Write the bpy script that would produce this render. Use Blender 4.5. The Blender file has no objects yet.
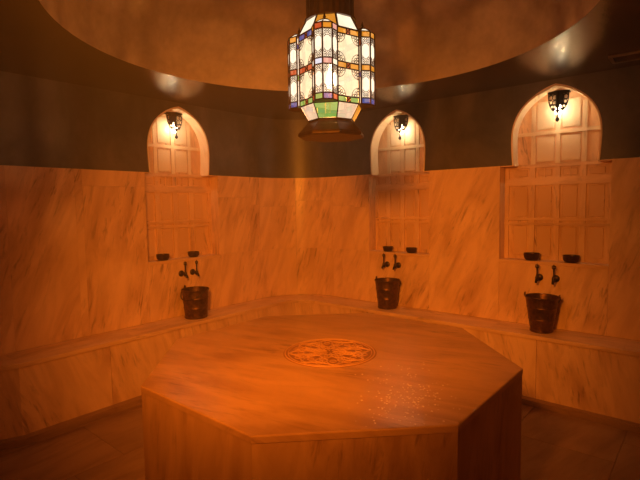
import bpy, bmesh, math, random
from mathutils import Vector, Matrix
random.seed(7)
PI = math.pi
scene = bpy.context.scene
COL = scene.collection

# ------------------------------------------------------------------ camera, world, exposure
FW = Vector((0.0833, 0.9938, -0.0741)); RT = Vector((0.9963, -0.0846, -0.0143)); UP = Vector((0.0204, 0.0726, 0.9972))
cam_data = bpy.data.cameras.new('camera'); cam = bpy.data.objects.new('camera', cam_data); COL.objects.link(cam)
M = Matrix((RT, UP, -FW)).transposed().to_4x4(); M.translation = Vector((-0.2668, -2.6166, 1.6059))
cam.matrix_world = M
cam_data.sensor_width = 36; cam_data.lens = 469.05 / 640 * 36; cam_data.clip_start = 0.02
scene.camera = cam
world = bpy.data.worlds.new('world'); scene.world = world; world.use_nodes = True
world.node_tree.nodes['Background'].inputs[0].default_value = (0.9, 0.5, 0.25, 1)
world.node_tree.nodes['Background'].inputs[1].default_value = 0.0
_v = world.node_tree.nodes.new('ShaderNodeVolumeScatter')          # thin steam hanging in the air of the whole bath
_v.inputs['Color'].default_value = (1, .93, .86, 1); _v.inputs['Density'].default_value = 0.022; _v.inputs['Anisotropy'].default_value = 0.3
world.node_tree.links.new(_v.outputs[0], world.node_tree.nodes['World Output'].inputs['Volume'])
vs = scene.view_settings
vs.view_transform = 'Standard'; vs.look = 'None'; vs.gamma = 1; vs.use_curve_mapping = False; vs.exposure = 0.0
Z_CEIL = 2.596
LANTERN_W = 100; LANTERN_C = (1.0, 0.41, 0.13)
SPOT_W = 570; SPOT_C = (1.0, 0.255, 0.014); SPOT_AT = (-0.70, -2.20, Z_CEIL - 0.30); SPOT_TO = (0.15, 1.9, 0.76); SPOT_DEG = 81
SCONCE_W = 35; SCONCE_C = (1.0, 0.66, 0.32)

# ------------------------------------------------------------------ room dimensions (metres)
Z_TOP, Z_W, Z_S, Z_B, Z_C = 0.767, 1.925, 1.107, 0.554, 2.596
AL, AR, AB = 3 * PI / 4, PI / 4, PI / 2
DL, DR, DB, BW = 2.2875, 2.166, 2.897, 0.347
DOME_C, DOME_R = (-0.01, 0.13), 1.42
ND = 0.13                                  # niche depth
PROUD = 0.018                              # cladding stands proud of the plaster

def frame(a, d):
    """local (t, z, out): t along the wall, z up, out towards the room -> world"""
    n = Vector((math.cos(a), math.sin(a), 0)); t = Vector((-n.y, n.x, 0))
    m = Matrix((t, Vector((0, 0, 1)), -n)).transposed().to_4x4(); m.translation = n * d
    return m
FL, FR, FB = frame(AL, DL), frame(AR, DR), frame(AB, DB)

# ------------------------------------------------------------------ materials
def newmat(name):
    m = bpy.data.materials.new(name); m.use_nodes = True
    nt = m.node_tree; return m, nt, nt.nodes['Principled BSDF']
def ramp(nt, stops):
    r = nt.nodes.new('ShaderNodeValToRGB'); e = r.color_ramp.elements
    while len(e) < len(stops): e.new(0.5)
    for i, (p, c) in enumerate(stops): e[i].position = p; e[i].color = (*c, 1)
    return r
def noise(nt, vec, scale, detail=5, rough=0.55, dist=0.0):
    n = nt.nodes.new('ShaderNodeTexNoise'); n.inputs['Scale'].default_value = scale; n.inputs['Detail'].default_value = detail
    n.inputs['Roughness'].default_value = rough; n.inputs['Distortion'].default_value = dist
    if vec: nt.links.new(vec, n.inputs['Vector'])
    return n
def mapping(nt, src, scale=(1, 1, 1), rot=(0, 0, 0)):
    m = nt.nodes.new('ShaderNodeMapping'); m.inputs['Scale'].default_value = scale; m.inputs['Rotation'].default_value = rot
    nt.links.new(src, m.inputs['Vector']); return m.outputs[0]
def mix(nt, a, b, f, mode='MIX'):
    x = nt.nodes.new('ShaderNodeMix'); x.data_type = 'RGBA'; x.blend_type = mode
    for s, v in ((x.inputs[0], f), (x.inputs[6], a), (x.inputs[7], b)):
        if hasattr(v, 'links') or isinstance(v, bpy.types.NodeSocket): nt.links.new(v, s)
        elif isinstance(v, tuple): s.default_value = (*v, 1)
        else: s.default_value = v
    return x.outputs[2]
def bump(nt, bsdf, h, strength, dist=0.01):
    b = nt.nodes.new('ShaderNodeBump'); b.inputs['Strength'].default_value = strength; b.inputs['Distance'].default_value = dist
    nt.links.new(h, b.inputs['Height']); nt.links.new(b.outputs[0], bsdf.inputs['Normal'])

def marble(name, light=(0.84, 0.56, 0.335), dark=(0.54, 0.31, 0.165), vein=(0.17, 0.08, 0.04), rough=0.34, wet=0.0):
    m, nt, b = newmat(name)
    uv = nt.nodes.new('ShaderNodeUVMap'); uv.uv_map = 'UVMap'
    v1 = mapping(nt, uv.outputs[0], (8, 1.9, 1)); v2 = mapping(nt, uv.outputs[0], (34, 5.0, 1)); v3 = mapping(nt, uv.outputs[0], (1.6, 1.1, 1))
    n1 = noise(nt, v1, 1.0, 6, 0.6, 0.7); n2 = noise(nt, v2, 1.0, 5, 0.65, 0.5); n3 = noise(nt, v3, 1.3, 3, 0.5)
    r1 = ramp(nt, [(0.34, dark), (0.60, light)]); nt.links.new(n1.outputs[0], r1.inputs[0])
    r2 = ramp(nt, [(0.54, (0, 0, 0)), (0.70, (1, 1, 1))]); nt.links.new(n2.outputs[0], r2.inputs[0])
    r3 = ramp(nt, [(0.42, (0.05, 0.05, 0.05)), (0.68, (1, 1, 1))]); nt.links.new(n3.outputs[0], r3.inputs[0])
    f = mix(nt, r2.outputs[0], r3.outputs[0], 1.0, 'MULTIPLY')
    base = mix(nt, light, r1.outputs[0], r3.outputs[0])
    base = mix(nt, base, r1.outputs[0], 0.5)
    nt.links.new(mix(nt, base, vein, f), b.inputs['Base Color'])
    b.inputs['Roughness'].default_value = rough
    fine = noise(nt, uv.outputs[0], 60, 3)
    bump(nt, b, fine.outputs[0], 0.10, 0.004)
    return m
MARBLE = marble('marble_cladding')
MARBLE_WET = marble('marble_wet', light=(0.58, 0.33, 0.165), dark=(0.33, 0.165, 0.075), rough=0.30)
MARBLE_PALE = marble('marble_pale', light=(0.86, 0.70, 0.50), dark=(0.72, 0.54, 0.36), vein=(0.42, 0.28, 0.18), rough=0.4)
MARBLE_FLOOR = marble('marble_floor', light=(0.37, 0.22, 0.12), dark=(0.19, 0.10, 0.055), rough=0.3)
MARBLE_CARVED = marble('marble_carved', light=(0.36, 0.165, 0.07), dark=(0.27, 0.12, 0.05), rough=0.4)

def plaster(name, c1, c2, rough, spec=0.5, sc=3.0, bstr=0.15, stretch=(1, 1, 1)):
    m, nt, b = newmat(name)
    tc = nt.nodes.new('ShaderNodeTexCoord'); v = mapping(nt, tc.outputs['Object'], stretch)
    n1 = noise(nt, v, sc, 7, 0.62, 0.4); n2 = noise(nt, v, sc * 9, 4, 0.6)
    r = ramp(nt, [(0.36, c1), (0.66, c2)]); nt.links.new(n1.outputs[0], r.inputs[0])
    c = mix(nt, r.outputs[0], n2.outputs[0], 0.25, 'OVERLAY')
    nt.links.new(c, b.inputs['Base Color'])
    b.inputs['Roughness'].default_value = rough; b.inputs['Specular IOR Level'].default_value = spec
    bump(nt, b, n2.outputs[0], bstr, 0.006)
    return m
PLASTER = plaster('dark_lime_plaster', (0.040, 0.034, 0.033), (0.118, 0.098, 0.092), 0.40, sc=2.4, stretch=(1, 1, 0.6))
CEIL = plaster('polished_ceiling_plaster', (0.050, 0.032, 0.022), (0.085, 0.056, 0.038), 0.21, 0.6, 2.5, 0.40)
DOME = plaster('mottled_dome_plaster', (0.30, 0.235, 0.155), (0.46, 0.36, 0.24), 0.5, 0.4, 2.0, 0.3)
GROUT, _nt, _b = newmat('grout'); _b.inputs['Base Color'].default_value = (0.34, 0.21, 0.12, 1); _b.inputs['Roughness'].default_value = 0.8

def metal(name, c1, c2, rough, metallic=0.9, sc=30, bs=0.3):
    m, nt, b = newmat(name)
    tc = nt.nodes.new('ShaderNodeTexCoord'); n = noise(nt, tc.outputs['Object'], sc, 4)
    r = ramp(nt, [(0.35, c1), (0.7, c2)]); nt.links.new(n.outputs[0], r.inputs[0]); nt.links.new(r.outputs[0], b.inputs['Base Color'])
    b.inputs['Metallic'].default_value = metallic; b.inputs['Roughness'].default_value = rough
    bump(nt, b, n.outputs[0], bs, 0.003); return m
BRONZE = metal('aged_bronze', (0.045, 0.028, 0.018), (0.10, 0.06, 0.035), 0.42)
COPPER = metal('hammered_copper', (0.085, 0.040, 0.020), (0.20, 0.095, 0.045), 0.40, 0.75, 38, 0.5)
BOWLMETAL = metal('dark_copper_bowl', (0.06, 0.028, 0.015), (0.14, 0.065, 0.03), 0.38, 0.8, 60, 0.5)
IRON = metal('blackened_metal', (0.015, 0.010, 0.008), (0.035, 0.022, 0.015), 0.5, 0.7)
BRASS = metal('old_brass_base', (0.025, 0.012, 0.007), (0.055, 0.026, 0.013), 0.42, 0.6)

def glass(name, col, e, trans=0.35, tint=None):
    m = bpy.data.materials.new(name); m.use_nodes = True; nt = m.node_tree; nt.nodes.clear()
    o = nt.nodes.new('ShaderNodeOutputMaterial'); em = nt.nodes.new('ShaderNodeEmission'); tr = nt.nodes.new('ShaderNodeBsdfTransparent')
    add = nt.nodes.new('ShaderNodeAddShader'); tc = nt.nodes.new('ShaderNodeTexCoord')
    n = noise(nt, tc.outputs['Object'], 14, 4, 0.6, 1.0)
    r = ramp(nt, [(0.3, tuple(c * 0.72 for c in col)), (0.7, col)]); nt.links.new(n.outputs[0], r.inputs[0]); nt.links.new(r.outputs[0], em.inputs[0])
    em.inputs[1].default_value = e
    t = tuple(.25 * a + .75 * b for a, b in zip(tint or col, (1.0, .75, .5))); k = max(t); trans *= .45; tr.inputs[0].default_value = (*[trans * c / k for c in t], 1)
    nt.links.new(em.outputs[0], add.inputs[0]); nt.links.new(tr.outputs[0], add.inputs[1]); nt.links.new(add.outputs[0], o.inputs[0])
    return m
G_CREAM = glass('cream_glass', (1.0, 0.76, 0.46), 1.25, 0.55)
G_BRIGHT = glass('bright_cream_glass', (1.0, 0.82, 0.58), 1.5, 0.55)
G_PEACH = glass('peach_glass', (1.0, 0.70, 0.45), 0.85, 0.5)
G_ORANGE = glass('amber_glass', (1.0, 0.36, 0.03), 0.85, 0.4)
G_RED = glass('red_glass', (0.85, 0.11, 0.03), 0.75, 0.3)
G_BLUE = glass('blue_glass', (0.06, 0.12, 0.42), 0.8, 0.3)
G_GREEN = glass('green_glass', (0.22, 0.55, 0.10), 0.75, 0.4)
G_PALE = glass('pale_blue_glass', (0.75, 0.82, 1.0), 1.0, 0.5)
G_PINK = glass('pink_glass', (1.0, 0.45, 0.35), 1.0, 0.4)
def bulbmat(name, col, e):
    m = bpy.data.materials.new(name); m.use_nodes = True; nt = m.node_tree; nt.nodes.clear()
    o = nt.nodes.new('ShaderNodeOutputMaterial'); em = nt.nodes.new('ShaderNodeEmission'); em.inputs[0].default_value = (*col, 1); em.inputs[1].default_value = e
    nt.links.new(em.outputs[0], o.inputs[0]); return m
BULB = bulbmat('lit_bulb', (1.0, 0.80, 0.50), 30)
WATER_GLINT, _nt, _b = newmat('water_drop_painted_glint'); 

_b.inputs['Base Color'].default_value = (1.0, 0.86, 0.62, 1); _b.inputs['Roughness'].default_value = 0.12  # pale base colour stands in for the glints on the drops

# ------------------------------------------------------------------ object helpers
def obj(name, bm, m, parent=None, smooth=False, mats=None, xf=None):
    if xf: bm.transform(xf)
    bmesh.ops.recalc_face_normals(bm, faces=bm.faces[:])
    me = bpy.data.meshes.new(name); bm.to_mesh(me); bm.free()
    for mm in (mats or [m]): me.materials.append(mm)
    if smooth:
        me.polygons.foreach_set('use_smooth', [True] * len(me.polygons)); me.set_sharp_from_angle(angle=math.radians(40))
    o = bpy.data.objects.new(name, me); COL.objects.link(o)
    if parent: o.parent = parent
    return o
def tag(o, label, cat, group=None, kind=None):
    o['label'] = label; o['category'] = cat
    if group: o['group'] = group
    if kind: o['kind'] = kind
    return o
def struct(o): o['kind'] = 'structure'; return o
def thing(name, label, cat, loc=(0, 0, 0), rotz=0, group=None):
    o = bpy.data.objects.new(name, None); COL.objects.link(o); o.location = loc; o.rotation_euler = (0, 0, rotz)
    o.empty_display_size = 0.05
    return tag(o, label, cat, group)
def NB():
    bm = bmesh.new(); bm.loops.layers.uv.new('UVMap'); return bm
def uvfaces(bm, faces, ang=0.0, seed=None):
    """box projection in the mesh's own metres; streaks run along v, turned by ang"""
    if seed is None: seed = random.random() * 100
    ou, ov = (seed * 7.31) % 50, (seed * 3.77) % 50
    L = bm.loops.layers.uv.verify(); c, s = math.cos(ang), math.sin(ang)
    for f in faces:
        f.normal_update(); n = f.normal; ax = max(range(3), key=lambda i: abs(n[i]))
        for l in f.loops:
            p = l.vert.co
            u, v = ((p.z, p.y) if ax == 0 else (p.x, p.z) if ax == 1 else (p.x, p.y))
            l[L].uv = (c * u + s * v + ou, -s * u + c * v + ov)
def box(bm, x0, x1, y0, y1, z0, z1, ang=None, seed=None, bev=0.0):
    m = Matrix.Translation(((x0 + x1) / 2, (y0 + y1) / 2, (z0 + z1) / 2)) @ Matrix.Diagonal((abs(x1 - x0), abs(y1 - y0), abs(z1 - z0), 1))
    r = bmesh.ops.create_cube(bm, size=1, matrix=m)
    fs = list({f for v in r['verts'] for f in v.link_faces})
    if bev:
        es = list({e for f in fs for e in f.edges})
        rr = bmesh.ops.bevel(bm, geom=es, offset=bev, segments=1, affect='EDGES'); fs = [f for f in set(fs) | set(rr['faces']) if f.is_valid]
    if ang is not None: uvfaces(bm, fs, ang, seed)
    return fs
def prism(bm, poly, z0, z1, ang=None, seed=None, cap=True):
    a = [bm.verts.new((x, y, z0)) for x, y in poly]; b = [bm.verts.new((x, y, z1)) for x, y in poly]; n = len(poly)
    fs = [bm.faces.new((a[i], a[(i + 1) % n], b[(i + 1) % n], b[i])) for i in range(n)]
    if cap: fs += [bm.faces.new(a[::-1]), bm.faces.new(b)]
    if ang is not None: uvfaces(bm, fs, ang, seed)
    return fs
def lathe(bm, prof, n=24, c=(0, 0, 0), close=False, rot=0.0):
    rings = []
    for r, z in prof:
        if r < 1e-6: rings.append([bm.verts.new((c[0], c[1], c[2] + z))])
        else: rings.append([bm.verts.new((c[0] + r * math.cos(2 * PI * i / n + rot), c[1] + r * math.sin(2 * PI * i / n + rot), c[2] + z)) for i in range(n)])
    for A, B in zip(rings, rings[1:]):
        for i in range(n):
            j = (i + 1) % n
            if len(A) == 1 and len(B) == 1: continue
            if len(A) == 1: bm.faces.new((A[0], B[j], B[i]))
            elif len(B) == 1: bm.faces.new((A[i], A[j], B[0]))
            else: bm.faces.new((A[i], A[j], B[j], B[i]))
    return rings
def tube(bm, pts, r, n=8, closed=False, flat=1.0):
    pts = [Vector(p) for p in pts]; N = len(pts); rings = []; up = Vector((0, 0, 1))
    rr = r if isinstance(r, (list, tuple)) else [r] * N
    for i, p in enumerate(pts):
        a = pts[(i - 1) % N] if (closed or i) else p; b = pts[(i + 1) % N] if (closed or i < N - 1) else p
        t = (b - a).normalized(); x = t.cross(up)
        if x.length < 1e-3: x = t.cross(Vector((0.3, 1, 0)))
        x.normalize(); y = x.cross(t).normalized()
        rings.append([bm.verts.new(p + (x * math.cos(2 * PI * k / n) + y * math.sin(2 * PI * k / n) * flat) * rr[i]) for k in range(n)])
    pairs = list(zip(rings, rings[1:])) + ([(rings[-1], rings[0])] if closed else [])
    for A, B in pairs:
        for k in range(n): bm.faces.new((A[k], A[(k + 1) % n], B[(k + 1) % n], B[k]))
    if not closed: bm.faces.new(rings[0][::-1]); bm.faces.new(rings[-1])
def ringpts(c, r, ex, ey, n=14):
    c, ex, ey = Vector(c), Vector(ex), Vector(ey)
    return [c + ex * (r * math.cos(2 * PI * i / n)) + ey * (r * math.sin(2 * PI * i / n)) for i in range(n)]
def plate(bm, outer, holes, thick, xf=None, z=0.0):
    """flat plate with holes (2-D outlines), extruded from z-thick/2 to z+thick/2, added to bm"""
    cu = bpy.data.curves.new('tmp', 'CURVE'); cu.dimensions = '2D'; cu.fill_mode = 'BOTH'; cu.extrude = thick / 2
    for P in [outer] + holes:
        s = cu.splines.new('POLY'); s.points.add(len(P) - 1)
        for i, (x, y) in enumerate(P): s.points[i].co = (x, y, 0, 1)
        s.use_cyclic_u = True
    o = bpy.data.objects.new('tmp', cu); COL.objects.link(o)
    me = bpy.data.meshes.new_from_object(o.evaluated_get(bpy.context.evaluated_depsgraph_get()))
    bpy.data.objects.remove(o); bpy.data.curves.remove(cu)
    mm = (xf or Matrix()) @ Matrix.Translation((0, 0, z)); me.transform(mm)
    k = len(bm.faces); bm.from_mesh(me); bpy.data.meshes.remove(me)
    bmesh.ops.remove_doubles(bm, verts=bm.verts[:], dist=1e-5) if k == 0 else None
    bm.faces.ensure_lookup_table()
    return bm.faces[k:]

# ------------------------------------------------------------------ arch outline (t, z)
def arch(c, w, z0=Z_W, apex=2.545, n=12, grow=0.0):
    """pointed, slightly horseshoe arch; right half sampled then mirrored"""
    h = apex - z0; key = [(0.5, 0.0), (0.512, 0.16), (0.518, 0.36), (0.50, 0.52), (0.445, 0.67), (0.35, 0.80), (0.22, 0.905), (0.10, 0.968), (0.0, 1.0)]
    pts = [((w + 2 * grow) * a, z0 + (h + grow * (1.25 if i else 0)) * b) for i, (a, b) in enumerate(key)]
    # smooth the key points (Catmull-Rom)
    out = []
    for i in range(len(pts) - 1):
        p0, p1, p2, p3 = pts[max(i - 1, 0)], pts[i], pts[i + 1], pts[min(i + 2, len(pts) - 1)]
        for k in range(4):
            t = k / 4
            out.append(tuple(0.5 * (2 * p1[j] + (p2[j] - p0[j]) * t + (2 * p0[j] - 5 * p1[j] + 4 * p2[j] - p3[j]) * t * t + (3 * p1[j] - p0[j] - 3 * p2[j] + p3[j]) * t ** 3) for j in (0, 1)))
    R = [(c + x, z) for x, z in out]; Lh = [(c - x, z) for x, z in out]
    return R + [(c, pts[-1][1])] + Lh[::-1]
# niches: wall frame, centre of arch, arch width, recess t range, strip spacing
NICHES = [dict(f=FL, c=-0.572, w=0.63, t0=-1.0, t1=-0.19, sp=0.187, a=AL, d=DL),
          dict(f=FR, c=0.853, w=0.60, t0=0.48, t1=1.185, sp=0.170, a=AR, d=DR),
          dict(f=FR, c=-0.627, w=0.635, t0=-1.04, t1=-0.20, sp=0.196, a=AR, d=DR)]
# ------------------------------------------------------------------ room outline (plan)
def P2(f, t, out=0.0): p = f @ Vector((t, 0, out)); return (p.x, p.y)
TLc = -(2 * 0 + 1.809); TRc = 1.931                      # t of the chamfer corners on each long wall
FRL, FRR = frame(-3 * PI / 4, 2.25), frame(-PI / 4, 2.25)  # the two walls behind the photographer
def meet(a1, d1, a2, d2):
    A = Matrix(((math.cos(a1), math.sin(a1)), (math.cos(a2), math.sin(a2)))).inverted(); v = A @ Vector((d1, d2)); return (v.x, v.y)
c_LB, c_BR = meet(AL, DL, AB, DB), meet(AB, DB, AR, DR)
c_RF, c_FF, c_FL = meet(AR, DR, -PI / 4, 2.25), meet(-PI / 4, 2.25, -3 * PI / 4, 2.25), meet(-3 * PI / 4, 2.25, AL, DL)
_cc = None
RC = 0.60                                             # radius of the rounded back corner
CC = Vector(meet(AL, DL - RC, AR, DR - RC))
ROOM = [c_FL, c_FF, c_RF]
def arcp(rad, q): a = AL + (AR - AL) * q; return Vector((CC.x + rad * math.cos(a), CC.y + rad * math.sin(a)))
ROOM += [tuple(arcp(RC, 1 - k / 16)) for k in range(17)]
def tof(f, p): return (f.inverted() @ Vector((p[0], p[1], 0))).x
# floor
bm = NB()
floor_poly = ROOM
prism(bm, [(x * 1.06, y * 1.06) for x, y in floor_poly], -0.10, -0.006)
fl = struct(obj('floor', bm, GROUT))
bm = NB()
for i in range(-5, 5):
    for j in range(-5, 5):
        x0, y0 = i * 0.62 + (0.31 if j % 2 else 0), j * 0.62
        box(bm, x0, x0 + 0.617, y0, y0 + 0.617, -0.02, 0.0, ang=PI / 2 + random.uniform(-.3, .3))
# keep only tiles inside the room footprint
def inside(x, y, m=0.0): return (x * math.cos(AL) + y * math.sin(AL) < DL + m and x * math.cos(AR) + y * math.sin(AR) < DR + m and y < DB + m and -x * .7071 - y * .7071 < 2.25 + m and x * .7071 - y * .7071 < 2.25 + m)
bm.transform(Matrix.Rotation(PI / 4, 4, 'Z'))
for co, no in (((math.cos(a) * d, math.sin(a) * d, 0), (math.cos(a), math.sin(a), 0)) for a, d in ((AL, DL), (AR, DR), (AB, DB - .02), (-PI / 4, 2.25), (-3 * PI / 4, 2.25))):
    bmesh.ops.bisect_plane(bm, geom=bm.verts[:] + bm.edges[:] + bm.faces[:], plane_co=co, plane_no=no, clear_outer=True)
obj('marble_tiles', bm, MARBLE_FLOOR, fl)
# ceiling with the round opening, and the dome
bm = NB()
circ = [(DOME_C[0] + DOME_R * math.cos(2 * PI * i / 96), DOME_C[1] + DOME_R * math.sin(2 * PI * i / 96)) for i in range(96)]
plate(bm, [(x * 1.06, y * 1.06) for x, y in ROOM], [circ], 0.012, z=Z_C + 0.006)
ceil = struct(obj('ceiling', bm, CEIL))
bm = NB()
prof = [(DOME_R * math.cos(k * PI / 40), 1.2 * math.sin(k * PI / 40)) for k in range(0, 20)] + [(0, 1.2)]
lathe(bm, prof, 96, (DOME_C[0], DOME_C[1], Z_C))
dome = struct(obj('dome_ceiling', bm, DOME, smooth=True))
dome.name = 'ceiling_dome'
# walls ---------------------------------------------------------
def wall(name, f, t0, t1, niches):
    """upper plaster with arched openings; backing below with the rectangular recesses; out<0 is behind the face"""
    bm = NB(); T = 0.20
    outer = [(t0, Z_W), (t1, Z_W), (t1, Z_C), (t0, Z_C)]
    # build as polygon running along the bottom edge and up into each arch
    pts = [(t0, Z_C), (t0, Z_W)]
    for nn in sorted(niches, key=lambda q: q['c']):
        A = arch(nn['c'], nn['w'], grow=0.012)                      # right (t+) base -> apex -> left base
        pts += A[::-1]
    pts += [(t1, Z_W), (t1, Z_C)]
    plate(bm, pts, [], T, z=-T / 2)
    # lower part
    pts = [(t0, -0.02), (t1, -0.02), (t1, Z_W)]
    for nn in sorted(niches, key=lambda q: -q['c']):
        pts += [(nn['t1'] + .02, Z_W), (nn['t1'] + .02, Z_S - 0.03), (nn['t0'] - .02, Z_S - 0.03), (nn['t0'] - .02, Z_W)]
    pts += [(t0, Z_W)]
    lo = NB(); plate(lo, pts, [], T, z=-T / 2 - 0.002)
    w = struct(obj(name, bm, PLASTER, xf=f))
    obj('backing', lo, GROUT, w, xf=f)
    return w
TLc, TRc = tof(FL, CC), tof(FR, CC)
w_left = wall('wall_left', FL, TLc, tof(FL, c_FL), NICHES[:1])
w_right = wall('wall_right', FR, tof(FR, c_RF), TRc, NICHES[1:])
def arcband(bm, r0, r1, z0, z1, q0=0.0, q1=1.0, n=16, lean=-0.3, uvs=True):
    """curved slab between radii r0<r1 of the rounded corner"""
    L = bm.loops.layers.uv.verify(); o1, o2 = random.random() * 40, random.random() * 40; c, s_ = math.cos(lean), math.sin(lean); fs = []
    G = [[[bm.verts.new((*arcp(r, q0 + (q1 - q0) * i / n), z)) for z in (z0, z1)] for r in (r0, r1)] for i in range(n + 1)]
    for i in range(n):
        A, B = G[i], G[i + 1]
        fs += [(i, bm.faces.new(x)) for x in ((A[0][0], B[0][0], B[0][1], A[0][1]), (A[1][0], A[1][1], B[1][1], B[1][0]), (A[0][1], B[0][1], B[1][1], A[1][1]), (A[0][0], A[1][0], B[1][0], B[0][0]))]
    for g in (G[0], G[-1]): fs.append((0, bm.faces.new((g[0][0], g[1][0], g[1][1], g[0][1]))))
    for i, f in fs:
        for l in f.loops:
            p = l.vert.co; d = Vector((p.x, p.y)) - CC; u = -math.atan2(d.y, d.x) * RC; v = p.z + d.length
            l[L].uv = (c * u - s_ * v * -1 + o1, -s_ * u + c * v + o2)
bm = NB(); arcband(bm, RC, RC + .2, Z_W, Z_C); w_back = struct(obj('wall_back', bm, PLASTER, smooth=True))
bm = NB(); arcband(bm, RC + .003, RC + .2, -.02, Z_W - .001); obj('backing', bm, GROUT, w_back, smooth=True)
w_rl = wall('wall_front_left', FRL, -3.3, 3.3, []); w_rr = wall('wall_front_right', FRR, -3.3, 3.3, [])

def cladding(parent, f, rects, lean=-0.30):
    bm = NB(); g = 0.0006
    for i, (t0, t1, z0, z1) in enumerate(rects):
        box(bm, t0 + g, t1 - g, z0 + g, z1 - g, 0.0, PROUD, ang=0)
    bm.free(); bm = NB()
    for i, (t0, t1, z0, z1) in enumerate(rects):
        fs = box(bm, t0 + g, t1 - g, z0 + g, z1 - g, 0.0, PROUD)
        a = lean + random.uniform(-.18, .12); sd = random.random() * 100
        ou, ov = (sd * 7.31) % 50, (sd * 3.77) % 50; L = bm.loops.layers.uv.verify(); c, s = math.cos(a), math.sin(a)
        for fc in fs:
            for l in fc.loops:
                u, v = l.vert.co.x + l.vert.co.z * 0.7, l.vert.co.y
                l[L].uv = (c * u + s * v * -1 + ou, s * u + c * v + ov)
    obj('marble_cladding', bm, MARBLE, parent, xf=f)
ZT = Z_W
cladding(w_left, FL, [(TLc + .001, -1.42, Z_B, Z_S), (-1.42, -1.0, Z_B, Z_S), (TLc + .001, -1.42, Z_S, 1.62), (TLc + .001, -1.42, 1.62, ZT),
                      (-1.42, -1.0, Z_S, 1.70), (-1.42, -1.0, 1.70, ZT), (-1.0, -0.19, Z_B, Z_S - .002),
                      (-0.19, 0.36, Z_B, 1.79), (-0.19, 0.36, 1.79, ZT), (0.36, 0.42, Z_B, ZT), (0.42, 0.90, Z_B, ZT),
                      (0.90, 1.5, 0, ZT), (1.5, 2.2, 0, ZT)])
cladding(w_right, FR, [(1.185, 1.55, Z_B, Z_S), (1.55, TRc - .001, Z_B, Z_S), (1.185, 1.38, Z_S, 1.58), (1.185, 1.38, 1.58, ZT), (1.38, TRc - .001, Z_S, 1.60), (1.38, TRc - .001, 1.60, ZT),
                       (0.48, 1.185, Z_B, Z_S - .002), (-0.20, 0.48, Z_B, ZT), (-1.04, -0.20, Z_B, Z_S - .002), (-1.6, -1.04, Z_B, ZT), (-2.2, -1.6, Z_B, ZT)], lean=-0.30)
bm = NB()
for q0, q1, rows in ((0, .5, (Z_B, Z_S, 1.60, ZT)), (.5, 1, (Z_B, Z_S, 1.66, ZT))):
    for z0, z1 in zip(rows, rows[1:]): arcband(bm, RC - PROUD, RC, z0 + .0006, z1 - .0006, q0 + .001, q1 - .001, 8, lean=-.28)
obj('marble_cladding', bm, MARBLE, w_back, smooth=True)
cladding(w_rl, FRL, [(-2.2 + k * .73, -2.2 + (k + 1) * .73, 0, ZT) for k in range(6)])
cladding(w_rr, FRR, [(-2.2 + k * .73, -2.2 + (k + 1) * .73, 0, ZT) for k in range(6)])

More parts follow.
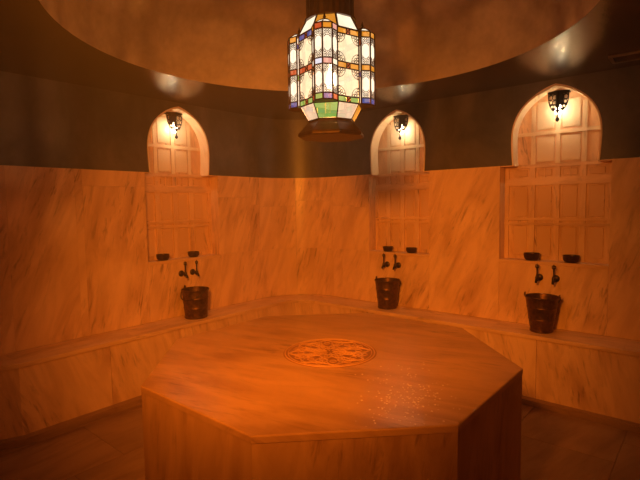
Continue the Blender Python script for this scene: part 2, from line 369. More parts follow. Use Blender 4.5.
# niches --------------------------------------------------------
NL = ['arched marble wall niche left of the hanging lantern, two bowls on its sill',
      'narrow arched marble wall niche just right of the hanging lantern, middle of three',
      'widest arched marble wall niche, nearest the right edge of the photo']
for nn, lab in zip(NICHES, NL):
    f, c, w, t0, t1, sp = nn['f'], nn['c'], nn['w'], nn['t0'], nn['t1'], nn['sp']
    o0 = (f @ Vector((c, Z_S, 0)))
    root = thing('wall_niche', lab, 'niche', o0, 0); X = Matrix.Translation(-o0) @ f
    # back panel (marble fields)
    bm = NB()
    box(bm, t0 - .03, t1 + .03, Z_S - .03, Z_W + .02, -ND - .03, -ND, ang=-0.2)
    fs = plate(bm, arch(c, w, grow=.02), [], 0.03, z=-ND - .015); uvfaces(bm, fs, -0.2)
    for z0, z1 in ((1.13, 1.405), (1.47, 1.75), (1.815, 1.895)):
        for k in range(-2, 2):
            a = c + k * sp + .03; b = c + (k + 1) * sp - .03
            if k == -2: a = max(a, t0 + .035)
            if k == 1: b = min(b, t1 - .035)
            box(bm, a + .012, b - .012, z0 + .012, z1 - .012, -ND, -ND + .006, ang=random.uniform(1.2, 1.8), bev=.004)
    obj('back_panel', bm, MARBLE, root, xf=X)
    # lattice strips, relief 14 mm
    bm = NB(); th = .016; hw = .0225
    for k in (-1, 0, 1): box(bm, c + k * sp - hw, c + k * sp + hw, Z_S, 1.93, -ND, -ND + th, ang=0)
    box(bm, t0, t0 + .034, Z_S, 1.93, -ND, -ND + th, ang=0); box(bm, t1 - .034, t1, Z_S, 1.93, -ND, -ND + th, ang=0)
    for z0, z1 in ((1.405, 1.428), (1.447, 1.47), (1.75, 1.815), (1.90, 1.93)):
        box(bm, t0, t1, z0, z1, -ND, -ND + th + .003, ang=PI / 2)
    for k in (-1.5, -.5, .5, 1.5): box(bm, c + k * sp - .006, c + k * sp + .006, 1.815, 1.90, -ND, -ND + th * .6, ang=0) if abs(k) < 1 else None
    obj('lattice', bm, MARBLE, root, xf=X)
    # upper lattice inside the arch
    bm = NB()
    def az(t):                                       # arch height at t
        A = arch(c, w); best = max(z for x, z in A if abs(x - t) < .035); return best
    for k in (-1, 0, 1):
        zt = az(c + k * sp + (hw if k > 0 else -hw if k < 0 else 0)) - .015
        box(bm, c + k * sp - hw * .8, c + k * sp + hw * .8, 1.93, zt, -ND, -ND + .009, ang=0)
    box(bm, c - w / 2 - .005, c + w / 2 + .005, 2.175, 2.205, -ND, -ND + .011, ang=PI / 2)
    for s in (-1, 1):
        a, b = sorted((c + s * .028, c + s * (sp - .028)))
        box(bm, a, b, 2.22, az(c + s * (sp - .02)) - .02, -ND, -ND + .007, ang=0.3, bev=.005)
        box(bm, a, b, 1.95, 2.16, -ND, -ND + .005, ang=0.3, bev=.004)
    obj('arch_lattice', bm, MARBLE_PALE, root, xf=X)
    # arch lining (intrados) with a narrow face lip
    bm = NB(); A = arch(c, w); B = arch(c, w, grow=.012); L = bm.loops.layers.uv.verify()
    rows = [[(x, z, -ND) for x, z in A], [(x, z, 0.006) for x, z in A], [(x, z, 0.006) for x, z in B], [(x, z, -ND) for x, z in B]]
    V = [[bm.verts.new(p) for p in r] for r in rows]
    for r in range(4):
        for i in range(len(A) - 1):
            bm.faces.new((V[r][i], V[r][i + 1], V[(r + 1) % 4][i + 1], V[(r + 1) % 4][i]))
    uvfaces(bm, bm.faces[:], 0.2)
    obj('arch_lining', bm, MARBLE_PALE, root, smooth=True, xf=X)
    # jambs, sill, little soffits of the square recess
    for s, e in ((t0, t0 - .019), (t1, t1 + .019)):
        bm = NB(); box(bm, min(s, e), max(s, e), Z_S - .02, Z_W - .001, -ND - .02, 0.0, ang=0); obj('jamb', bm, MARBLE, root, xf=X)
    for a, b in ((t0, c - w / 2), (c + w / 2, t1)):
        bm = NB(); box(bm, a, b, Z_W - .008, Z_W, -ND - .001, -.0005, ang=0); obj('soffit', bm, MARBLE, root, xf=X)
    bm = NB(); box(bm, t0, t1, Z_S - .028, Z_S, -ND - .02, PROUD + .004, ang=PI / 2, bev=.002)
    obj('sill', bm, MARBLE, root, xf=X)

# ------------------------------------------------------------------ bench
def inter(l1, l2): return meet(*l1, *l2)
def offs(k):                                       # inner outline of the bench at offset k from the walls
    fl_c = FL @ Vector((0.95, 0, k))               # corner where the bench turns away at the left
    a0 = Vector((fl_c.x, fl_c.y))
    if k > 0.0: a0 = Vector(P2(FL, 0.98, k))
    e = Vector(P2(FL, 0.98 + k / math.tan(math.radians(22)) * 1.0, 0.0)) if k > 0 else Vector(P2(FL, 0.98 + BW / math.tan(math.radians(22)), 0))
    return [e, a0] + [arcp(RC - k, q / 6) for q in range(7)] + [Vector(P2(FR, -2.15, k))]
def strip(bm, ka, kb, z0, z1, cuts, lean=0.0):
    """a band following the bench outline between offsets ka<kb, split into slabs"""
    A, B = offs(ka), offs(kb)
    ao = (random.random() * 40, random.random() * 40, random.uniform(-.1, .1)); N = len(A) - 1
    for i in range(N):
        arc = 1 < i < N - 1; n = 1 if arc else cuts[min(i, 2) if i < 2 else 3]
        for j in range(n):
            s0, s1 = j / n, (j + 1) / n
            a0, a1 = A[i].lerp(A[i + 1], s0), A[i].lerp(A[i + 1], s1); b0, b1 = B[i].lerp(B[i + 1], s0), B[i].lerp(B[i + 1], s1)
            if j < n - 1:
                d = (b1 - b0).normalized() * (.0025 if z1 - z0 > .1 else .001); a1 = a1 - d; b1 = b1 - d
            vs0 = [bm.verts.new((p.x, p.y, z)) for z in (z0, z1) for p in (a0, a1, b1, b0)]
            q = vs0; fs = [bm.faces.new(x) for x in ((q[0], q[3], q[2], q[1]), (q[4], q[5], q[6], q[7]), (q[3], q[7], q[6], q[2]), (q[0], q[1], q[5], q[4]), (q[0], q[4], q[7], q[3]), (q[1], q[2], q[6], q[5]))]
            L = bm.loops.layers.uv.verify(); o1, o2 = random.random() * 40, random.random() * 40
            dirv = (b1 - b0).normalized(); nv = Vector((-dirv.y, dirv.x)); a = lean + random.uniform(-.12, .12)
            if arc: o1, o2, a = ao[0] + (i - 2) * .157 * (RC - kb), ao[1], lean + ao[2]; 
            c, s = math.cos(a), math.sin(a); pc = (b0 + b1) / 2
            flat = (z1 - z0) < .06
            for fc in fs:
                for l in fc.loops:
                    p = Vector((l.vert.co.x, l.vert.co.y)) - (pc if arc else Vector((0, 0))); u = p.dot(dirv); v = l.vert.co.z + p.dot(nv)
                    if flat: u, v = v, u
                    l[L].uv = (c * u + s * v + o1, -s * u + c * v + o2)
bench = thing('marble_bench', 'continuous pale marble bench running along the foot of the walls', 'bench', (0, DB - .2, 0))
XB = Matrix.Translation((0, -(DB - .2), 0))
CUTS = (1, 4, 1, 5)
bm = NB(); strip(bm, PROUD + .002, BW, Z_B - .03, Z_B, (1, 3, 1, 4)); obj('seat_slab', bm, MARBLE, bench, xf=XB)
bm = NB(); strip(bm, BW - .045, BW - .012, 0.0, Z_B - .031, CUTS, lean=0.25); obj('riser', bm, MARBLE, bench, xf=XB)
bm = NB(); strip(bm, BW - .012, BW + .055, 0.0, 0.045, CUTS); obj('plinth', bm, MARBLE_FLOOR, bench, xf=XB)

# ------------------------------------------------------------------ central octagonal platform
R8 = 1.02
plat = thing('octagonal_platform', 'large octagonal marble platform with a carved round medallion in the middle of the room', 'platform')
oct8 = [(R8 * math.cos(PI / 8 + k * PI / 4), R8 * math.sin(PI / 8 + k * PI / 4)) for k in range(8)]
bm = NB()
for k in range(8):
    a, b = Vector(oct8[k]), Vector(oct8[(k + 1) % 8]); ins = 0.985
    q = [bm.verts.new((p.x * s, p.y * s, z)) for z in (0, Z_TOP - .03) for p, s in ((a, .997), (b, .997), (b, .94), (a, .94))]
    fs = [bm.faces.new(x) for x in ((q[0], q[1], q[5], q[4]), (q[2], q[3], q[7], q[6]), (q[4], q[5], q[6], q[7]), (q[0], q[3], q[2], q[1]))]
    L = bm.loops.layers.uv.verify(); d = (b - a).normalized(); o1, o2 = random.random() * 40, random.random() * 40; ag = -0.14
    for fc in fs:
        for l in fc.loops:
            u = Vector(l.vert.co[:2]).dot(d); v = l.vert.co.z; l[L].uv = (math.cos(ag) * u + math.sin(ag) * v + o1, -math.sin(ag) * u + math.cos(ag) * v + o2)
obj('side_panels', bm, MARBLE_WET, plat)
bm = NB(); fs = prism(bm, oct8, Z_TOP - .03, Z_TOP)
for v in bm.verts: v.co.x *= 0.999 ; v.co.y *= .999
top_e = [e for e in bm.edges if e.verts[0].co.z > Z_TOP - .001 and e.verts[1].co.z > Z_TOP - .001]
bmesh.ops.bevel(bm, geom=top_e, offset=.006, segments=2, affect='EDGES', profile=0.5)
uvfaces(bm, bm.faces[:], math.radians(58) + PI, 3.3)
obj('top_slab', bm, MARBLE_WET, plat, smooth=False)
# carved medallion: shallow disc, border rings and interlaced arabesque ribs
bm = NB(); lathe(bm, [(0, Z_TOP + .0015), (.262, Z_TOP + .0015), (.266, Z_TOP)], 64); uvfaces(bm, bm.faces[:], 0.5, 8)
med = obj('carved_medallion', bm, MARBLE_CARVED, plat); med['label'] = 'round carved arabesque inlay'
bm = NB(); zz = Z_TOP + .002
for r_, w_ in ((.255, .0045), (.238, .003), (.058, .003)): tube(bm, ringpts((0, 0, zz), r_, (1, 0, 0), (0, 1, 0), 64), w_, 6, True, .7)
for k in range(8):
    for s in (-1, 1):
        for amp, r0, r1 in ((.42, .02, .236), (.22, .06, .236), (.62, .09, .22)):
            pts = []
            for i in range(15):
                q = i / 14; r = r0 + (r1 - r0) * q; a = k * PI / 4 + s * amp * math.sin(PI * q * 1.0)
                pts.append((r * math.cos(a), r * math.sin(a), zz))
            tube(bm, pts, .0030, 5, False, .8)
    for rr_, aa in ((.10, PI / 8), (.165, 0), (.20, PI / 8), (.135, PI / 8)):
        a = k * PI / 4 + aa; tube(bm, ringpts((rr_ * math.cos(a), rr_ * math.sin(a), zz), .018, (1, 0, 0), (0, 1, 0), 12), .0028, 5, True, .8)
uvfaces(bm, bm.faces[:], 0.5, 9)
obj('arabesque_relief', bm, marble('marble_relief', light=(0.62, 0.34, 0.16), dark=(0.52, 0.27, 0.12), rough=0.4), med)
# water beads on the wet platform
bm = NB()
for i in range(230):
    g = random.gauss(0, 1), random.gauss(0, 1); x = 0.24 + g[0] * .10 + g[1] * .05; y = -.70 + g[1] * .17; r = random.uniform(.0018, .0050)
    if y < -.925 or x > .6: continue
    mt = Matrix.Translation((x, y, Z_TOP + r * .41)) @ Matrix.Diagonal((r, r, r * .40, 1)); bmesh.ops.create_icosphere(bm, subdivisions=2, radius=1, matrix=mt)
wd = obj('water_drops', bm, WATER_GLINT, smooth=True); tag(wd, 'sprinkle of water drops with painted glints on the near right part of the marble platform', 'water', kind='stuff')

# ------------------------------------------------------------------ hanging lantern
LX, LY, LZ = 0.025, 0.0, 1.975
lan = thing('hanging_lantern', 'large stained glass lantern hanging from the dome above the octagonal platform', 'lantern', (LX, LY, LZ), math.radians(-106))
# local frame: +x points to the front corner turret
def octr(R, z, rot=PI / 8): return [Vector((R * math.cos(rot + k * PI / 4), R * math.sin(rot + k * PI / 4), z)) for k in range(8)]
ZB0, ZB1, ZBODY0, ZBODY1, ZCAP = 0.0, 0.088, 0.165, 0.540, 0.622
bm = NB()
prof = [(0, .0), (.176, .0), (.186, .004), (.188, .012), (.184, .022), (.150, .058), (.126, .080), (.122, .092), (0, .092)]
lathe(bm, prof, 8, rot=PI / 8); bm.normal_update()
for k in range(8): 
    a = k * PI / 4; e = Vector((-math.sin(a), math.cos(a), 0)); nrm = Vector((math.cos(a), math.sin(a), .9)).normalized(); c0 = Vector((.140 * math.cos(a), .140 * math.sin(a), .052))
    for s in (-.02, .0, .02): tube(bm, ringpts(c0 + e * s, .008, e, nrm.cross(e), 10), .002, 5, True)
base = obj('base', bm, BRASS, lan)
def quadglass(name, p, m, parent, inset=.004, off=0.0):
    bm = NB(); c = sum(p, Vector()) / len(p); n = (p[1] - p[0]).cross(p[2] - p[0]).normalized()
    if n.dot(Vector((c.x, c.y, 0))) < 0: n = -n
    a = [bm.verts.new(q + (c - q).normalized() * inset - n * (off + .0015)) for q in p]; b = [bm.verts.new(q + (c - q).normalized() * inset - n * (off - .0015)) for q in p]
    k = len(p)
    bm.faces.new(b)                                   # one pane surface only: double faces would tint twice
    bmesh.ops.delete(bm, geom=a, context='VERTS')
    return obj(name, bm, m, parent)
def bars(bm, pts, r=.0035, closed=False):
    P = [Vector(p) for p in pts]
    for i in range(len(P) - (0 if closed else 1)): tube(bm, [P[i], P[(i + 1) % len(P)]], r, 4)
# lower and upper tapers
R_lo0, R_lo1 = .128, .172
LO = octr(R_lo0, ZB1 + .002), octr(R_lo1, ZBODY0)
bm = NB(); bars(bm, LO[0], .004, True); bars(bm, LO[1], .004, True)
for k in range(8): bars(bm, [LO[0][k], LO[1][k]], .0035)
lt = obj('lower_taper', bm, IRON, lan)
# face k spans vertex k-1..k ; face centre angle = k*45deg ; k even = corner (turret) faces
lowcol = {0: G_GREEN, 1: G_PEACH, 2: G_ORANGE, 3: G_PEACH, 4: G_GREEN, 5: G_PEACH, 6: G_ORANGE, 7: G_PEACH}
for k in range(8):
    o = quadglass('glass_pane', [LO[0][k - 1], LO[0][k], LO[1][k], LO[1][k - 1]], lowcol[k], lt)
HI = octr(.172, ZBODY1), octr(.128, ZCAP)
bm = NB(); bars(bm, HI[0], .005, True); bars(bm, HI[1], .005, True)
for k in range(8): bars(bm, [HI[0][k], HI[1][k]], .006)
ut = obj('upper_taper', bm, IRON, lan)
for k in range(8): quadglass('glass_pane', [HI[0][k - 1], HI[0][k], HI[1][k], HI[1][k - 1]], G_ORANGE if k % 2 == 0 else G_BRIGHT, ut)
bm = NB(); n = 48
pr = [(0, ZCAP - .004), (.140, ZCAP - .004), (.140, ZCAP + .006), (.130, ZCAP + .010), (.130, ZCAP + .20), (.138, ZCAP + .21), (.10, ZCAP + .26), (.03, ZCAP + .32), (.012, ZCAP + .34), (0, ZCAP + .34)]
rings = lathe(bm, pr, n)
for r in rings[4:6]:
    for i, v in enumerate(r):
        if i % 2: v.co.x *= .965; v.co.y *= .965
for i, v in enumerate(rings[3]):
    if i % 2: v.co.x *= .965; v.co.y *= .965
obj('cap', bm, BRASS, lan)
# chain up to the dome
bm = NB(); z = ZCAP + .335; k = 0
top = 3.80 - LZ
while z < top:
    ex = Vector((1, 0, 0)) if k % 2 else Vector((0, 1, 0)); pts = [Vector((0, 0, z + .02)) + ex * (.011 * math.cos(a)) + Vector((0, 0, .02 * math.sin(a))) for a in [2 * PI * i / 10 for i in range(10)]]
    tube(bm, pts, .003, 5, True); z += .033; k += 1
obj('chain', bm, IRON, lan)
# side panels: faces at 45, 135, 225, 315 degrees (local)
B0, B1 = .018, .006
def filigree(bm, c, eu, ev, su, sv, s=1.0):
    """quarter rosette of little rings in a pane corner; su,sv = inward signs"""
    s = 1.15
    for a, b in ((.008, .008), (.022, .008), (.008, .022), (.020, .020), (.034, .007), (.007, .034)):
        p = c + eu * (su * a * s) + ev * (sv * b * s); tube(bm, ringpts(p, .0058 * s, eu, ev, 8), .0022, 3, True)
    pts = []
    for i in range(7):
        a = PI / 2 * i / 6; pts.append(c + eu * (su * .044 * s * math.cos(a)) + ev * (sv * .044 * s * math.sin(a)))
    tube(bm, pts, .0016, 4)
Hb = [ZBODY0, ZBODY0 + .030, (ZBODY0 + ZBODY1) / 2 - .015, (ZBODY0 + ZBODY1) / 2 + .015, ZBODY1 - .030, ZBODY1]
#           bottom band          middle band          top band   (two glass pieces each)
panelcol = {-45: (G_GREEN, G_RED, G_BLUE), 45: (G_GREEN, G_ORANGE, G_ORANGE), 135: (G_GREEN, G_BLUE, G_RED), -135: (G_BLUE, G_ORANGE, G_GREEN)}
AP = .158; HWp = .070
for deg, cols in panelcol.items():
    a = math.radians(deg); nrm = Vector((math.cos(a), math.sin(a), 0)); eu = Vector((-math.sin(a), math.cos(a), 0)); ez = Vector((0, 0, 1)); C0 = nrm * AP
    bm = NB()
    for h in Hb: bars(bm, [C0 - eu * HWp + ez * h, C0 + eu * HWp + ez * h], .0035)
    for s in (-1, 1): bars(bm, [C0 + eu * (s * HWp) + ez * ZBODY0, C0 + eu * (s * HWp) + ez * ZBODY1], .0055)
    for i in (0, 2, 4):
        for s in (-.012, .012): bars(bm, [C0 + eu * s + ez * Hb[i], C0 + eu * s + ez * Hb[i + 1]], .0028)
        zc = (Hb[i] + Hb[i + 1]) / 2
        bars(bm, [C0 + eu * -.010 + ez * (zc - .010), C0 + eu * .010 + ez * (zc + .010)], .0028); bars(bm, [C0 + eu * .010 + ez * (zc - .010), C0 + eu * -.010 + ez * (zc + .010)], .0028)
    for lo_, hi_ in ((Hb[1], Hb[2]), (Hb[3], Hb[4])):
        for su in (-1, 1):
            for sv, hz in ((1, lo_), (-1, hi_)): filigree(bm, C0 + eu * (-su * HWp) + ez * hz + nrm * .002, eu, ez, su, sv)
    fr = obj('side_panel', bm, IRON, lan)
    for lo_, hi_ in ((Hb[1], Hb[2]), (Hb[3], Hb[4])):
        quadglass('glass_pane', [C0 - eu * HWp + ez * lo_, C0 + eu * HWp + ez * lo_, C0 + eu * HWp + ez * hi_, C0 - eu * HWp + ez * hi_], G_CREAM, fr, .002, .002)
    for i, cm in zip((0, 2, 4), cols):
        for u0, u1 in ((-HWp, -.012), (.012, HWp), (-.012, .012)):
            m_ = cm if abs(u0 + u1) > .01 else G_RED
            quadglass('coloured_glass', [C0 + eu * u0 + ez * Hb[i], C0 + eu * u1 + ez * Hb[i], C0 + eu * u1 + ez * Hb[i + 1], C0 + eu * u0 + ez * Hb[i + 1]], m_, fr, .002, .002)
# corner turrets: octagonal, five outer faces glazed
turcols = {0: [[G_RED, G_GREEN, G_BLUE, G_RED], [G_BRIGHT, G_PALE, G_PINK, G_BRIGHT], [G_ORANGE, G_RED, G_ORANGE, G_PINK]],
           90: [[G_BLUE, G_BLUE, G_RED, G_RED], [G_ORANGE, G_ORANGE, G_GREEN, G_GREEN], [G_ORANGE, G_ORANGE, G_BLUE, G_BLUE]],
           -90: [[G_GREEN, G_RED, G_BLUE, G_BLUE], [G_GREEN, G_BLUE, G_RED, G_RED], [G_BLUE, G_GREEN, G_RED, G_ORANGE]],
           180: [[G_RED, G_GREEN, G_BLUE, G_RED], [G_ORANGE, G_PALE, G_PINK, G_GREEN], [G_ORANGE, G_BLUE, G_ORANGE, G_RED]]}
TR, TC = .065, .174
for deg, bands in turcols.items():
    a = math.radians(deg); c0 = Vector((TC * math.cos(a), TC * math.sin(a), 0)); ez = Vector((0, 0, 1))
    vv = [c0 + Vector((TR * math.cos(a + PI / 4 * k), TR * math.sin(a + PI / 4 * k), 0)) for k in (-2, -1, 0, 1, 2)]   # five ribs, four faces
    bm = NB(); et = .0
    for v in vv: bars(bm, [v + ez * (ZBODY0 - .004), v + ez * (ZBODY1 + et)], .0052)
    for h in (Hb[0], Hb[1], Hb[2], Hb[3], Hb[4] + et, Hb[5] + et): bars(bm, [v + ez * h for v in vv], .0033)
    tcap = c0 + ez * (ZBODY1 + 0.029)
    inner = [v.lerp(c0, .55) + ez * (ZBODY1 + .022) for v in vv]
    for v, w_ in zip(vv, inner): bars(bm, [v + ez * (ZBODY1 + et), w_], .003)
    bars(bm, inner, .0035)
    lo_c = [Vector((.160 * math.cos(a + s_ * PI / 8 * 1.1), .160 * math.sin(a + s_ * PI / 8 * 1.1), 0)) for s_ in (1, -1)]
    for zz_ in (ZBODY0 - .002,):
        vb = [bm.verts.new(v + ez * zz_) for v in vv + lo_c]; bm.faces.new(vb)
    for j in range(4):
        p, q = vv[j], vv[j + 1]; eu = (q - p).normalized(); W_ = (q - p).length; mid = (p + q) / 2; nn = (mid - c0).normalized()
        for lo_, hi_ in ((Hb[1], Hb[2]), (Hb[3], Hb[4] + et)):
            for zc, s in ((lo_, 1), (hi_, -1)):
                for r_ in (0, 1, 2):
                    for x in ((-.012, .0, .012) if r_ < 2 else (-.014, .014)):
                        tube(bm, ringpts(mid + eu * x + ez * (zc + s * (.009 + r_ * .012)) + nn * .001, .0052, eu, ez, 7), .0019, 3, True)
                pts = [mid + eu * (W_ * .34 * math.cos(t)) + ez * (zc + s * (.046 - .014 * math.sin(t))) for t in [PI * i / 8 for i in range(9)]]
                tube(bm, pts, .0016, 4)
    tu = obj('corner_turret', bm, IRON, lan)
    for j in range(4):
        p, q = vv[j], vv[j + 1]
        for i, (lo_, hi_) in enumerate(((Hb[0], Hb[1]), (Hb[2], Hb[3]), (Hb[4] + et, Hb[5] + et))):
            quadglass('coloured_glass', [p + ez * lo_, q + ez * lo_, q + ez * hi_, p + ez * hi_], bands[i][j], tu, .003, .002)
        for lo_, hi_ in ((Hb[1], Hb[2]), (Hb[3], Hb[4] + et)):
            quadglass('glass_pane', [p + ez * lo_, q + ez * lo_, q + ez * hi_, p + ez * hi_], G_BRIGHT, tu, .003, .002)
        quadglass('cap_glass', [p + ez * (ZBODY1 + et), q + ez * (ZBODY1 + et), inner[j + 1], inner[j]], G_BRIGHT, tu, .002, .001)
    bm = NB(); lathe(bm, [(.030, ZBODY1 + 0.021), (.026, ZBODY1 + 0.029), (.008, ZBODY1 + 0.033), (.006, ZBODY1 + 0.039), (.009, ZBODY1 + 0.045), (.006, ZBODY1 + 0.051), (.001, ZBODY1 + 0.072), (0, ZBODY1 + 0.074)], 8, c0)
    obj('finial', bm, IRON, tu, smooth=True)
# bulb and its light
bm = NB(); lathe(bm, [(0, .26), (.018, .27), (.028, .30), (.026, .33), (.013, .36), (.011, .40), (0, .40)], 16)
obj('bulb', bm, BULB, lan, smooth=True)
bm = NB(); lathe(bm, [(0, .40), (.014, .40), (.014, .46), (.005, .462), (.005, ZCAP), (0, ZCAP)], 12); obj('bulb_holder', bm, IRON, lan)
ld = bpy.data.lights.new('lantern_light', 'POINT'); ld.energy = LANTERN_W; ld.color = LANTERN_C; ld.shadow_soft_size = 0.008
lo_ = bpy.data.objects.new('lantern_light', ld); COL.objects.link(lo_); lo_.parent = lan; lo_.location = (0, 0, 0.24)
# ------------------------------------------------------------------ sconces
def spiral(c, r, turns, s, n=22):
    return [Vector((c[0] + s * r * (1 - .75 * i / n) * math.cos(turns * 2 * PI * i / n), c[1] + r * (1 - .75 * i / n) * math.sin(turns * 2 * PI * i / n), 0)) for i in range(n + 1)]
def circ2(cx, cy, r, n=12): return [(cx + r * math.cos(2 * PI * i / n), cy + r * math.sin(2 * PI * i / n)) for i in range(n)]
SC = [(FL, -0.566, 'pierced metal wall lamp with lit bulb in the left arched niche', 'left'),
      (FR, 0.838, 'pierced metal wall lamp with lit bulb in the middle arched niche beside the hanging lantern', 'mid'),
      (FR, -0.637, 'pierced metal wall lamp with lit bulb in the arched niche at right', 'right')]
first = None
def copy_tree(o, parent=None):
    c = o.copy(); COL.objects.link(c); c.parent = parent
    for ch in o.children: copy_tree(ch, c)
    return c
def make_sconce():
    root = thing('wall_lamp', 'x', 'wall lamp')
    # local: x along wall, y up?, use x = along wall, -y = towards the room, z up ; origin at the top of the shade
    bm = NB()
    for s in (-1, 1):
        # leaf shaped pierced plate in (u, v): u from ridge outwards, v up
        o_ = [(0, 0), (.098, 0), (.098, -.035), (.094, -.075), (.084, -.105), (.066, -.135), (.045, -.158), (.025, -.150), (.012, -.172), (0, -.18)]
        holes = [circ2(.030, -.045, .017), circ2(.070, -.045, .015), circ2(.050, -.018, .008, 8), circ2(.018, -.016, .006, 8), circ2(.084, -.016, .006, 8),
                 circ2(.032, -.088, .014), circ2(.066, -.083, .013), circ2(.050, -.066, .007, 8), circ2(.030, -.122, .011), circ2(.056, -.118, .010), circ2(.014, -.140, .006, 8), circ2(.084, -.070, .005, 8), circ2(.012, -.070, .006, 8)]
        m = Matrix(((s * .80, 0, s * .0, 0), (.35, 0, 1, -.090), (0, 1, 0, 0), (0, 0, 0, 1)))
        plate(bm, o_, holes, .003, xf=m)
    for s in (-1, 1):
        for (hx, hy, r_) in ((.030, -.045, .008), (.070, -.045, .007), (.032, -.088, .006)):
            c = Vector((s * .80 * hx, .35 * hx - .090, hy)); eu = Vector((s * .80, .35, 0)); tube(bm, ringpts(c, r_, eu, (0, 0, 1), 8), .002, 4, True)
            for aa in (0, PI / 2, PI, 1.5 * PI): tube(bm, [c + eu * (r_ * math.cos(aa)) + Vector((0, 0, r_ * math.sin(aa))), c + eu * (.017 * math.cos(aa)) + Vector((0, 0, .017 * math.sin(aa)))], .0018, 4)
    tube(bm, [(0, -.091, .002), (0, -.091, -.18)], .004, 6)
    tube(bm, [(-.079, -.057, .002), (0, -.091, .002), (.079, -.057, .002)], .0045, 6)
    obj('pierced_shade', bm, IRON, root)
    bm = NB(); tube(bm, [(-.079, -.057, .0), (-.079, .0, .0)], .004, 6); tube(bm, [(.079, -.057, .0), (.079, .0, .0)], .004, 6); tube(bm, [(-.080, 0, 0), (.080, 0, 0)], .006, 6)
    box(bm, -.03, .03, -.006, .0, -.10, .012)
    obj('wall_bracket', bm, IRON, root)
    bm = NB(); lathe(bm, [(0, -.245), (.010, -.240), (.016, -.228), (.012, -.215), (.005, -.208), (.0045, -.19), (.007, -.183), (0, -.176)], 12, (0, -.088, 0)); obj('drop_finial', bm, IRON, root, smooth=True)
    bm = NB(); lathe(bm, [(0, -.182), (.016, -.177), (.028, -.158), (.028, -.142), (.017, -.112), (.011, -.09), (0, -.09)], 14, (0, -.046, 0)); obj('bulb', bm, BULB, root, smooth=True)
    bm = NB(); lathe(bm, [(0, -.09), (.013, -.09), (.013, -.05), (0, -.05)], 12, (0, -.046, 0)); tube(bm, [(0, -.046, -.055), (0, -.004, -.055)], .005, 6); obj('bulb_holder', bm, IRON, root)
    l = bpy.data.lights.new('wall_lamp_light', 'POINT'); l.energy = SCONCE_W; l.color = SCONCE_C; l.shadow_soft_size = .029
    lo = bpy.data.objects.new('wall_lamp_light', l); COL.objects.link(lo); lo.parent = root; lo.location = (0, -.046, -.152)
    return root
for f, t, lab, _ in SC:
    r = first = make_sconce() if first is None else copy_tree(first)
    p = f @ Vector((t, 2.50, -ND + .017)); r.location = p; n = -(f.to_3x3() @ Vector((0, 0, 1)))      # n points into the wall (+y local)
    v_ = Vector((cam.matrix_world.translation - p)[:2]).normalized(); ff = (-Vector(n[:2]) + v_ * .45).normalized(); p = p - n * .012; r.location = p
    r.rotation_euler = (0, 0, math.atan2(-ff.y, -ff.x) - PI / 2); r['label'] = lab; r['group'] = 'wall lamps in the arched niches'

# ------------------------------------------------------------------ buckets
def bucket(name, f, t, out, rt, rb, h, tilt_ang, lab):
    p = f @ Vector((t, Z_B + .0005, out)); root = thing('bucket', lab, 'bucket', p, tilt_ang, 'metal buckets on the bench')
    bm = NB(); pr = [(0, .004), (rb - .004, .004), (rb, .0), (rb + .003, .004), (rb + .004, .016), (rb + .001, .020)]
    def rad(z): return rb + (rt - rb) * z / h
    for zz_ in (.33, .36, .39, .66, .69, .72):
        pr.append((rad(zz_ * h) + (.0035 if zz_ in (.36, .69) else 0), zz_ * h))
    pr += [(rt - .001, h - .016), (rt + .004, h - .012), (rt + .006, h - .005), (rt + .003, h), (rt - .001, h - .003), (rb - .003, .010), (0, .010)]
    lathe(bm, pr, 36); obj('body', bm, COPPER, root, smooth=True)
    for s in (-1, 1):
        bm = NB(); box(bm, -.012, .012, -.004, .004, 0, .032, bev=.002); tube(bm, ringpts((0, .003, .026), .008, (1, 0, 0), (0, 0, 1), 10), .0028, 5, True)
        obj('lug', bm, COPPER, root, xf=Matrix.Translation((0, s * (rt + .006), h - .012)))
    bm = NB(); pts = []
    for i in range(17):                                   # bail lying down against the rim
        a = PI * i / 16; pts.append((-(rt + .010) * math.sin(a) * 1.0, (rt + .012) * math.cos(a), h + .004 - .095 * math.sin(a)))
    tube(bm, pts, .0035, 6); obj('bail_handle', bm, BRONZE, root, smooth=True)
    return root
bucket('b', FL, -0.572, .175, .125, .104, .275, math.radians(58), 'stout copper bucket on the bench under the left niche')
bucket('b', FR, 0.868, .165, .124, .092, .290, math.radians(225), 'slim tapered copper bucket on the bench under the middle niche')
bucket('b', FR, -0.602, .170, .124, .083, .290, math.radians(228), 'copper bucket with flared rim on the bench under the right niche')

# ------------------------------------------------------------------ bowls
BL = [(FL, -.372, .058, 'dark copper bowl at the left end of the left niche sill'), (FL, -.712, .054, 'dark copper bowl at the right end of the left niche sill'),
      (FR, .985, .052, 'dark copper bowl at the left end of the middle niche sill'), (FR, .706, .052, 'dark copper bowl at the right end of the middle niche sill'),
      (FR, -.458, .062, 'dark copper bowl at the left end of the right niche sill'), (FR, -.765, .060, 'dark copper bowl at the right end of the right niche sill')]
bm = NB(); lathe(bm, [(0, .002), (.50, .002), (.55, .0), (.74, .06), (.93, .26), (1.02, .55), (1.03, .88), (1.06, .95), (1.02, 1.0), (.96, .94), (.94, .5), (.80, .22), (.5, .12), (0, .10)], 28)
for v in bm.verts: v.co *= .056
b0 = obj('bowl', bm, BOWLMETAL, smooth=True)
for i, (f, t, r, lab) in enumerate(BL):
    b = b0 if i == 0 else b0.copy()
    if i: COL.objects.link(b)
    b.scale = (r / .056,) * 3; b.location = f @ Vector((t, Z_S + .0005, -.038)); tag(b, lab, 'bowl', 'copper bowls on the niche sills')

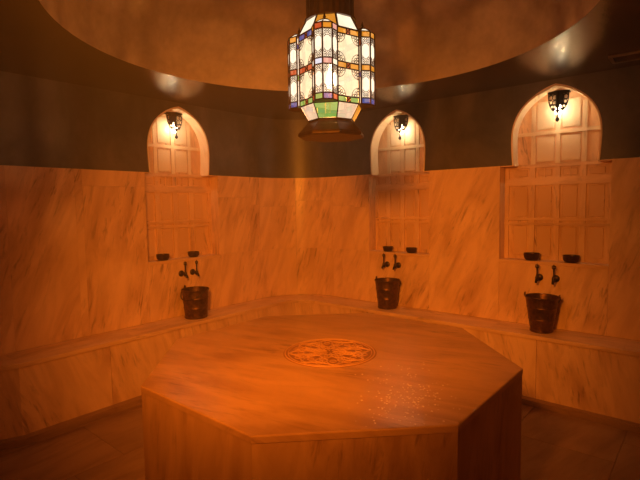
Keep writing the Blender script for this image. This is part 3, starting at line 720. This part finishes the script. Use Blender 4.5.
# ------------------------------------------------------------------ taps
def make_tap():
    root = thing('tap', 'x', 'tap')
    bm = NB(); lathe(bm, [(0, 0), (.030, 0), (.030, .004), (.024, .010), (.013, .014), (.0, .016)], 20, close=True); obj('rosette', bm, BRONZE, root, smooth=True, xf=Matrix.Rotation(PI / 2, 4, 'X'))
    bm = NB(); tube(bm, [(0, -.008, 0), (0, -.045, 0), (0, -.075, -.002), (0, -.095, -.014), (0, -.104, -.034)], [.010, .010, .011, .009, .0095], 10)
    lathe(bm, [(0, -.022), (.010, -.022), (.015, -.012), (.015, .012), (.010, .020), (.0, .022)], 14, (0, -.070, 0)); obj('spout', bm, BRONZE, root, smooth=True)
    bm = NB(); tube(bm, [(0, -.070, .018), (0, -.071, .05), (0, -.072, .098)], [.0075, .006, .007], 8)
    for s in (-1, 1): tube(bm, [(0, -.072, .086), (s * .012, -.072, .096), (s * .014, -.072, .110), (s * .004, -.072, .114)], [.006, .006, .005, .003], 6)
    lathe(bm, [(0, 0), (.007, .006), (.006, .014), (0, .030)], 8, (0, -.072, .098)); obj('lever', bm, BRONZE, root, smooth=True)
    return root
tp = None
for f, t, z, lab in [(FL, -.527, .967, 'bronze tap left of the pair over the stout left bucket'), (FL, -.655, .967, 'bronze tap right of the pair over the stout left bucket'),
                  (FR, .957, .978, 'bronze tap left of the pair over the middle bucket'), (FR, .822, .978, 'bronze tap right of the pair over the middle bucket'),
                  (FR, -.540, .973, 'bronze tap left of the pair over the right bucket'), (FR, -.668, .973, 'bronze tap right of the pair over the right bucket')]:
    r = make_tap() if tp is None else copy_tree(tp); tp = tp or r
    r.location = f @ Vector((t, z, PROUD)); n = -(f.to_3x3() @ Vector((0, 0, 1))); r.rotation_euler = (0, 0, math.atan2(n.y, n.x) - PI / 2)
    r['label'] = lab; r['group'] = 'pairs of bronze taps on the wall'

# ------------------------------------------------------------------ ceiling vent frame at the right
bm = NB()
ux = Vector((.7071, -.7071)); uy = Vector((.7071, .7071))
o_ = Vector((1.9917, 0.5002))
def vp(a, b): p = o_ + ux * a + uy * b; return (p.x, p.y)
plate(bm, [vp(0, 0), vp(.7, 0), vp(.7, .19), vp(0, .19)], [[vp(.02, .02), vp(.68, .02), vp(.68, .17), vp(.02, .17)]], .014, z=-.007)
vent = thing('ceiling_vent', 'thin rectangular vent frame on the dark ceiling near the right edge', 'vent', (0, 0, Z_C))
obj('vent_frame', bm, metal('vent_metal', (.16, .11, .07), (.24, .17, .11), .4, .3), vent)
bm = NB(); plate(bm, [vp(.02, .02), vp(.68, .02), vp(.68, .17), vp(.02, .17)], [], .004, z=-.002)
for k in range(5):
    b = .035 + k * .028; plate(bm, [vp(.02, b), vp(.68, b), vp(.68, b + .006), vp(.02, b + .006)], [], .008, z=-.006)
obj('vent_slats', bm, CEIL, vent)


# ------------------------------------------------------------------ added amber spotlight, unseen behind the camera, lighting far walls and platform
sp = thing('added_spotlight', 'round amber spotlight added out of view behind the camera to light the far walls', 'spotlight', (SPOT_AT[0], SPOT_AT[1], Z_C))
_d = (Vector(SPOT_TO) - Vector(SPOT_AT)).normalized(); Q = _d.to_track_quat('-Z', 'Y'); QX = Matrix.Translation((0, 0, -.30)) @ Q.to_matrix().to_4x4()
bm = NB(); lathe(bm, [(0, -.012), (.060, -.012), (.066, 0), (0, 0)], 24); tube(bm, [(0, 0, -.01), (0, 0, -.26)], .008, 8); obj('ceiling_mount', bm, IRON, sp)
bm = NB(); lathe(bm, [(0, .060), (.06, .058), (.15, .030), (.168, .0), (.160, .0), (.140, .026), (0, .050)], 32); obj('shade', bm, IRON, sp, smooth=True, xf=QX)
bm = NB(); lathe(bm, [(0, .016), (.154, .016), (.154, .020), (0, .020)], 32); obj('frosted_lens', bm, bulbmat('amber_lens', (1.0, 0.36, 0.05), 0.5), sp, smooth=True, xf=QX)
sd = bpy.data.lights.new('added_spot_light', 'SPOT'); sd.energy = SPOT_W; sd.color = SPOT_C; sd.shadow_soft_size = 0.15; sd.spot_size = math.radians(SPOT_DEG); sd.spot_blend = 1.0
so = bpy.data.objects.new('added_spot_light', sd); COL.objects.link(so); so.parent = sp; so.location = Vector((0, 0, -.30)) + _d * .17; so.rotation_euler = Q.to_euler()
